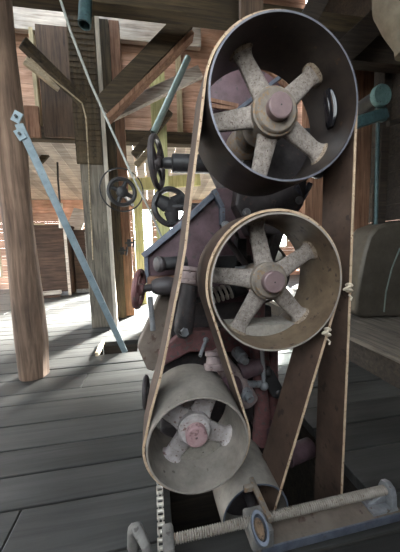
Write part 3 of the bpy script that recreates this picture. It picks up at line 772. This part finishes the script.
# sliding bearing block with rusty open socket
bxx = F(258, 530, .06).x
mb = MB()
mb.aabb((bxx-.045, yr-.06, .032), (bxx+.045, yr+.05, RZ+.012))
mb.build('sliding_block', M['grey2'], ten, smooth=False, bevel=.012)
a = V((bxx-.01, yr-.03, RZ-.01)); axd = V((-.06, -.62, 1)).normalized()
ux = V((1, 0, 0)); ux = (ux-axd*ux.dot(axd)).normalized(); uy = axd.cross(ux)
def oval(prf): return [[a+axd*h+ux*(q*.72*cos(2*pi*i/32))+uy*(q*1.25*sin(2*pi*i/32)) for i in range(32)] for h, q in prf]
MB().loft(oval([(-.04, .03), (.0, .036), (.05, .041), (.056, .04), (.056, .031), (.03, .027), (.03, .002)])).build('oil_socket', M['strap'], ten)
MB().loft(oval([(.031, .026), (.04, .024), (.044, .016), (.038, .004)])).build('rust_plug', M['rust'], ten, label='rusty brown filling of the oval socket')
mb = MB().aabb((bxx+.03, yr-.03, .1), (bxx+.05, yr+.16, .125)).aabb((bxx-.01, yr+.11, .1), (bxx+.03, yr+.13, .125)); mb.build('fork_arm', M['hub'], ten, smooth=False, bevel=.004)
# drum
dcx = P(256, 527, 1.04); DR = .155
mb = MB(); n = 64; Y0, Y1 = 1.02, 1.33
prf = [(Y0, DR-.008), (Y0, DR), ((Y0+Y1)/2, DR+.003), (Y1, DR), (Y1, DR-.008)]
DX = P(257, 520, Y0).x; DZ = P(257, 484, Y0).z-DR
mb.lathe((DX, 0, DZ), (0, 1, 0), prf, n, True)
for f in mb.bm.faces:
    if all(abs(v.co.y-Y0) < 1e-5 for v in f.verts): f.material_index = 1
dm = mb.build('drum', [M['rimpale'], M['strap']], ten, label='grey tension drum half sunk in the pit')
MB().lathe((DX, 1.16, DZ), (0, 1, 0), [(0, .02), (0, DR-.01), (.012, DR-.01), (.012, .02)], 48).build('drum_web', M['dark'], dm)
MB().tube((DX, yr+.04, DZ), (DX, 1.5, DZ), .022).build('drum_shaft', M['dark'], dm)
# left end casting
lx = ra.x
mb = MB()
mb.loft([[V((lx-.075+dx_, yr-.11+dy_, z)) for dx_, dy_ in ((-.05*s, -.04*s), (.05*s, -.04*s), (.05*s, .05*s), (-.05*s, .05*s))] for z, s in ((.0, 1.3), (.04, 1.1), (.1, .8), (.13, .45))])
mb.build('claw_casting', M['grey2'], ten, smooth=False, bevel=.012, label='pale grey claw casting')
mb = MB().aabb((lx-.012, yr-.05, .003), (lx+.03, yr+.05, RZ+.022)); mb.build('end_block', M['grey2'], ten, smooth=False, bevel=.012)
mb = MB().pipe([V((lx-.12, yr+.07, .02)), V((lx-.115, yr+.06, .1)), V((lx-.1, yr+.02, .15)), V((lx-.07, yr-.03, .13)), V((lx-.05, yr-.05, .06))], [.025, .024, .02, .016, .01], 10); mb.build('claw_hook', M['grey2'], ten)
ten.rotation_euler.z = TROT
# red casting in the pit and cross bars
p = P(303, 455, 1.36); MB().tube((p.x-.09, 1.36, p.z), (p.x+.09, 1.4, p.z), .055).build('pit_roller', M['mauve'], ten, label='reddish roller down in the pit')
# beam bridging the pit behind
zz = -.0
tag(MB().aabb((PITX2+.001, 1.70, -.055), (PITX1-.002, 1.78, .025)).build('cross_timber', M['darkw'], smooth=False, bevel=.004), 'dark cross timber spanning the pit behind the slanted belt', 'timber')

# chain
ch = MB(); cxx = F(161.5, 540).x; y = .86; i = 0
chain_root = root('roller_chain', (cxx, 1.0, 0))
while y < 1.55:
    w_ = .013 if i % 2 == 0 else .008
    for s_ in (-w_, w_): ch.box((cxx+s_, y, .034), (.004, .034, .018))
    ch.tube((cxx-.015, y+.0145, .034), (cxx+.015, y+.0145, .034), .0075, n=10)
    y += .029; i += 1
ch.build('chain_links', M['brass'], chain_root)
tag(chain_root, 'steel roller chain running along the floor beside the left edge of the pit', 'chain')

# ================================================================= RIGHT SIDE
pe = F(400, 392); px_ = pe.x
pl = MB(); yy = 1.6
while yy < 5.0:
    pl.aabb((px_, yy, .2), (XR-.01, min(yy+1.6, 5), .25)); yy += 1.604
x = px_
o = MB()
for i in range(3):
    a = px_+i*(XR-px_)/3; o.aabb((a+.003, .6, .215), (a+(XR-px_)/3-.003, 4.9, .26))
struct(o.build('trim_2', M['sill'], smooth=False, bevel=.006))
struct(MB().aabb((px_+.03, .62, .0), (px_+.07, 4.88, .214)).build('trim_3', M['darkw'], smooth=False))
# casing : rounded sheet-metal hood
def hood(x0, x1, y0, y1, z0, zt, r, name, label, cat):
    mb = MB(); prf = [(x0-.12, z0), (x0-.09, z0+.2), (x0+.0, zt-.12), (x0+.05, zt-.03), (x0+.16, zt), (x1, zt-.01), (x1, z0)]
    mb.prism([V((x, y0, z)) for x, z in prf], (0, y1-y0, 0))
    return mb
c0 = P(371, 226, 2.6)
mb = MB(); cy0 = 2.6
prf = [(356, 314), (357, 296), (361, 272), (365, 252), (370, 236), (377, 227), (388, 223), (400, 222), (430, 221), (430, 330), (362, 318)]
zfl = .262
pts = [P(x, y, cy0) for x, y in prf]; pts = [V((q.x, q.y, max(q.z, zfl))) for q in pts]
cas = root('metal_casing', (pts[0].x+.3, cy0+.15, zfl))
mb.prism([V((min(q.x, XR-.02), q.y, q.z)) for q in pts], (0, .32, 0)); mb.build('casing_body', M['sheet'], cas, bevel=.03)
sp = [P(x, y, cy0-.012) for x, y in ((400, 248), (392, 268), (386, 292), (384, 312))]
sp = [V((q.x, q.y, max(q.z, zfl+.01))) for q in sp]
MB().pipe(sp, .008, 8).build('seam_bead', M['galv'], cas)
tag(cas, 'large rounded grey sheet metal casing on the raised platform at right', 'casing')
# wall boards right: pinkish lit panel + dark posts
yw = 3.25
a, c = P(340, 225, yw), P(375, 62, yw)
tag(MB().aabb((a.x, yw, .265), (c.x, yw+.04, c.z)).build('board_panel', M['redw'], smooth=False, bevel=.004), 'pinkish wooden board panel behind the teal pipe flange', 'panel')
a = P(377, 225, 3.0); c = P(388, 30, 3.0)
tag(MB().aabb((a.x+.06, 3.05, .265), (a.x+.17, 3.15, CZ-.001)).build('timber_post', M['darkw'], smooth=False, bevel=.006), 'dark post behind the vertical green pipe on the right', 'post')
MBp = MB().tube(V((P(378, 225, 2.98).x, 2.98, .262)), P(378, 106, 2.98), .022)
tag(MBp.build('vertical_pipe', M['teal']), 'thin vertical green pipe rising behind the metal casing', 'pipe')
fp = root('flanged_pipe', P(382, 95, 2.2))
f0 = P(382, 95, 2.2); fd = V((0, 1, 0))
MB().lathe(f0, fd, [(0, .02), (0, .045), (.006, .05), (.006, .062), (0, .066), (0, .082), (.01, .09), (.035, .09), (.04, .07), (1.03, .07)], 32).build('pipe_body', M['black'], fp)
MB().lathe(f0-fd*.012, fd, [(0, .03), (0, .085), (.011, .092), (.045, .092), (.045, .075)], 32).build('flange', M['teal2'], fp, label='round teal flange')
MB().bar(P(350, 125, 2.25), P(386, 113, 2.25), .1, .06, (0, 0, 1)).bar(P(379, 98, 2.26), P(382, 122, 2.26), .07, .06, (1, 0, 0)).build('support_bracket', M['teal'], fp, smooth=False, bevel=.012)
tag(fp, 'dark pipe ending in a round teal flange near the right edge', 'pipe')
pxbeam('rail_board', (388, 124), (440, 112), 2.4, .05, .04, 'darkw', 'thin dark rail running right from the teal flange bracket', 'rail')
# top-right
mb = MB(); a, c = P(388, -20, 1.6), P(402, 46, 1.6)
top_ = P(400, -30, 1.6)
mb.loft([[q+V((cos(2*pi*k/18)*r, sin(2*pi*k/18)*r, 0)) for k in range(18)] for q, r in ((V((top_.x, top_.y, CZ-.01)), .15), (P(400, -30, 1.6), .15), (P(400, 5, 1.6), .145), (P(404, 28, 1.6), .11), (P(408, 46, 1.6), .075), (P(408, 54, 1.6), .07))])
tag(mb.build('grain_spout', M['canvas']), 'beige tapering grain spout at the upper right corner', 'spout')
pxbeam('roof_brace', (296, 44), (322, -8), 2.4, .16, .1, 'darkw', 'dark steep roof brace above the top pulley', 'brace')
pxbeam('roof_brace', (336, 60), (420, -20), 2.6, .22, .12, 'darkw', 'dark broad roof brace rising towards the grain spout', 'brace')
_z = P(365, 52, 2.9).z
timber('side_beam', (P(330, 48, 2.9).x, 2.9, _z), (XR-.01, 2.9, _z), .3, .15, 'darkw', 'dark horizontal beam above the pinkish board panel', 'beam')
tag(MB().bar(V((P(346, 34, 2.87).x, 2.87, _z+.205)), V((P(364, 34, 2.87).x, 2.88, _z+.205)), .1, .06, (0, 0, 1), .004, 4).build('wood_scrap', M['pink'], smooth=False), 'short pinkish wood offcut lying on the dark horizontal beam at right', 'block')
post(240, 262, -20, 40, 2.3, 'darkw2', 'brown upright plank above the top pulley', 'hanger_plank', 'plank', .06)
post(300, 318, 60, 400, 3.2, 'redw', 'pinkish upright post seen between the two right belts', 'timber_post', 'post', .1)

# repeats share a group
from collections import Counter
for nm, gname in (('timber_post', 'timber posts of the mill hall'), ('wall_stud', 'pale studs of the upper wall'), ('diagonal_brace', 'diagonal timber braces'),
                  ('aisle_beam', 'beams over the far aisle'), ('wooden_bin', 'wooden bins at the far end'), ('roof_brace', 'dark roof braces at upper right'),
                  ('wood_block', 'wood blocks by the far bin'), ('iron_bracket', 'small iron fittings on the far posts')):
    for o in C.objects:
        if o.parent is None and o.name.split('.')[0] == nm: o['group'] = gname

# ================================================================= LIGHT
w = bpy.data.worlds.new('sky'); bpy.context.scene.world = w; w.use_nodes = True
n = w.node_tree.nodes; l = w.node_tree.links; bg = n['Background']
tc = n.new('ShaderNodeTexCoord'); sx = n.new('ShaderNodeSeparateXYZ'); l.new(tc.outputs['Generated'], sx.inputs[0])
r = ramp(n, [(.0, (.10, .10, .09)), (.49, (.12, .12, .11)), (.52, (.95, .97, 1.0)), (1.0, (.75, .85, 1.0))])
mr_ = n.new('ShaderNodeMapRange'); mr_.inputs['From Min'].default_value = -1; l.new(sx.outputs['Z'], mr_.inputs['Value']); l.new(mr_.outputs['Result'], r.inputs['Fac'])
l.new(r.outputs['Color'], bg.inputs['Color']); bg.inputs['Strength'].default_value = 14.0
sl = bpy.data.lights.new('sun', 'SUN'); sl.energy = 330; sl.angle = radians(9); sl.color = (1, .97, .94)
so = bpy.data.objects.new('sun', sl); C.objects.link(so)
sd = V((-.5*cos(radians(20)), -.866*cos(radians(20)), -sin(radians(20)))); so.rotation_euler = sd.to_track_quat('-Z', 'Y').to_euler(); so.location = (4, 14, 6)
s = bpy.context.scene
s.view_settings.view_transform = 'Standard'; s.view_settings.look = 'None'; s.view_settings.gamma = 1; s.view_settings.exposure = 0
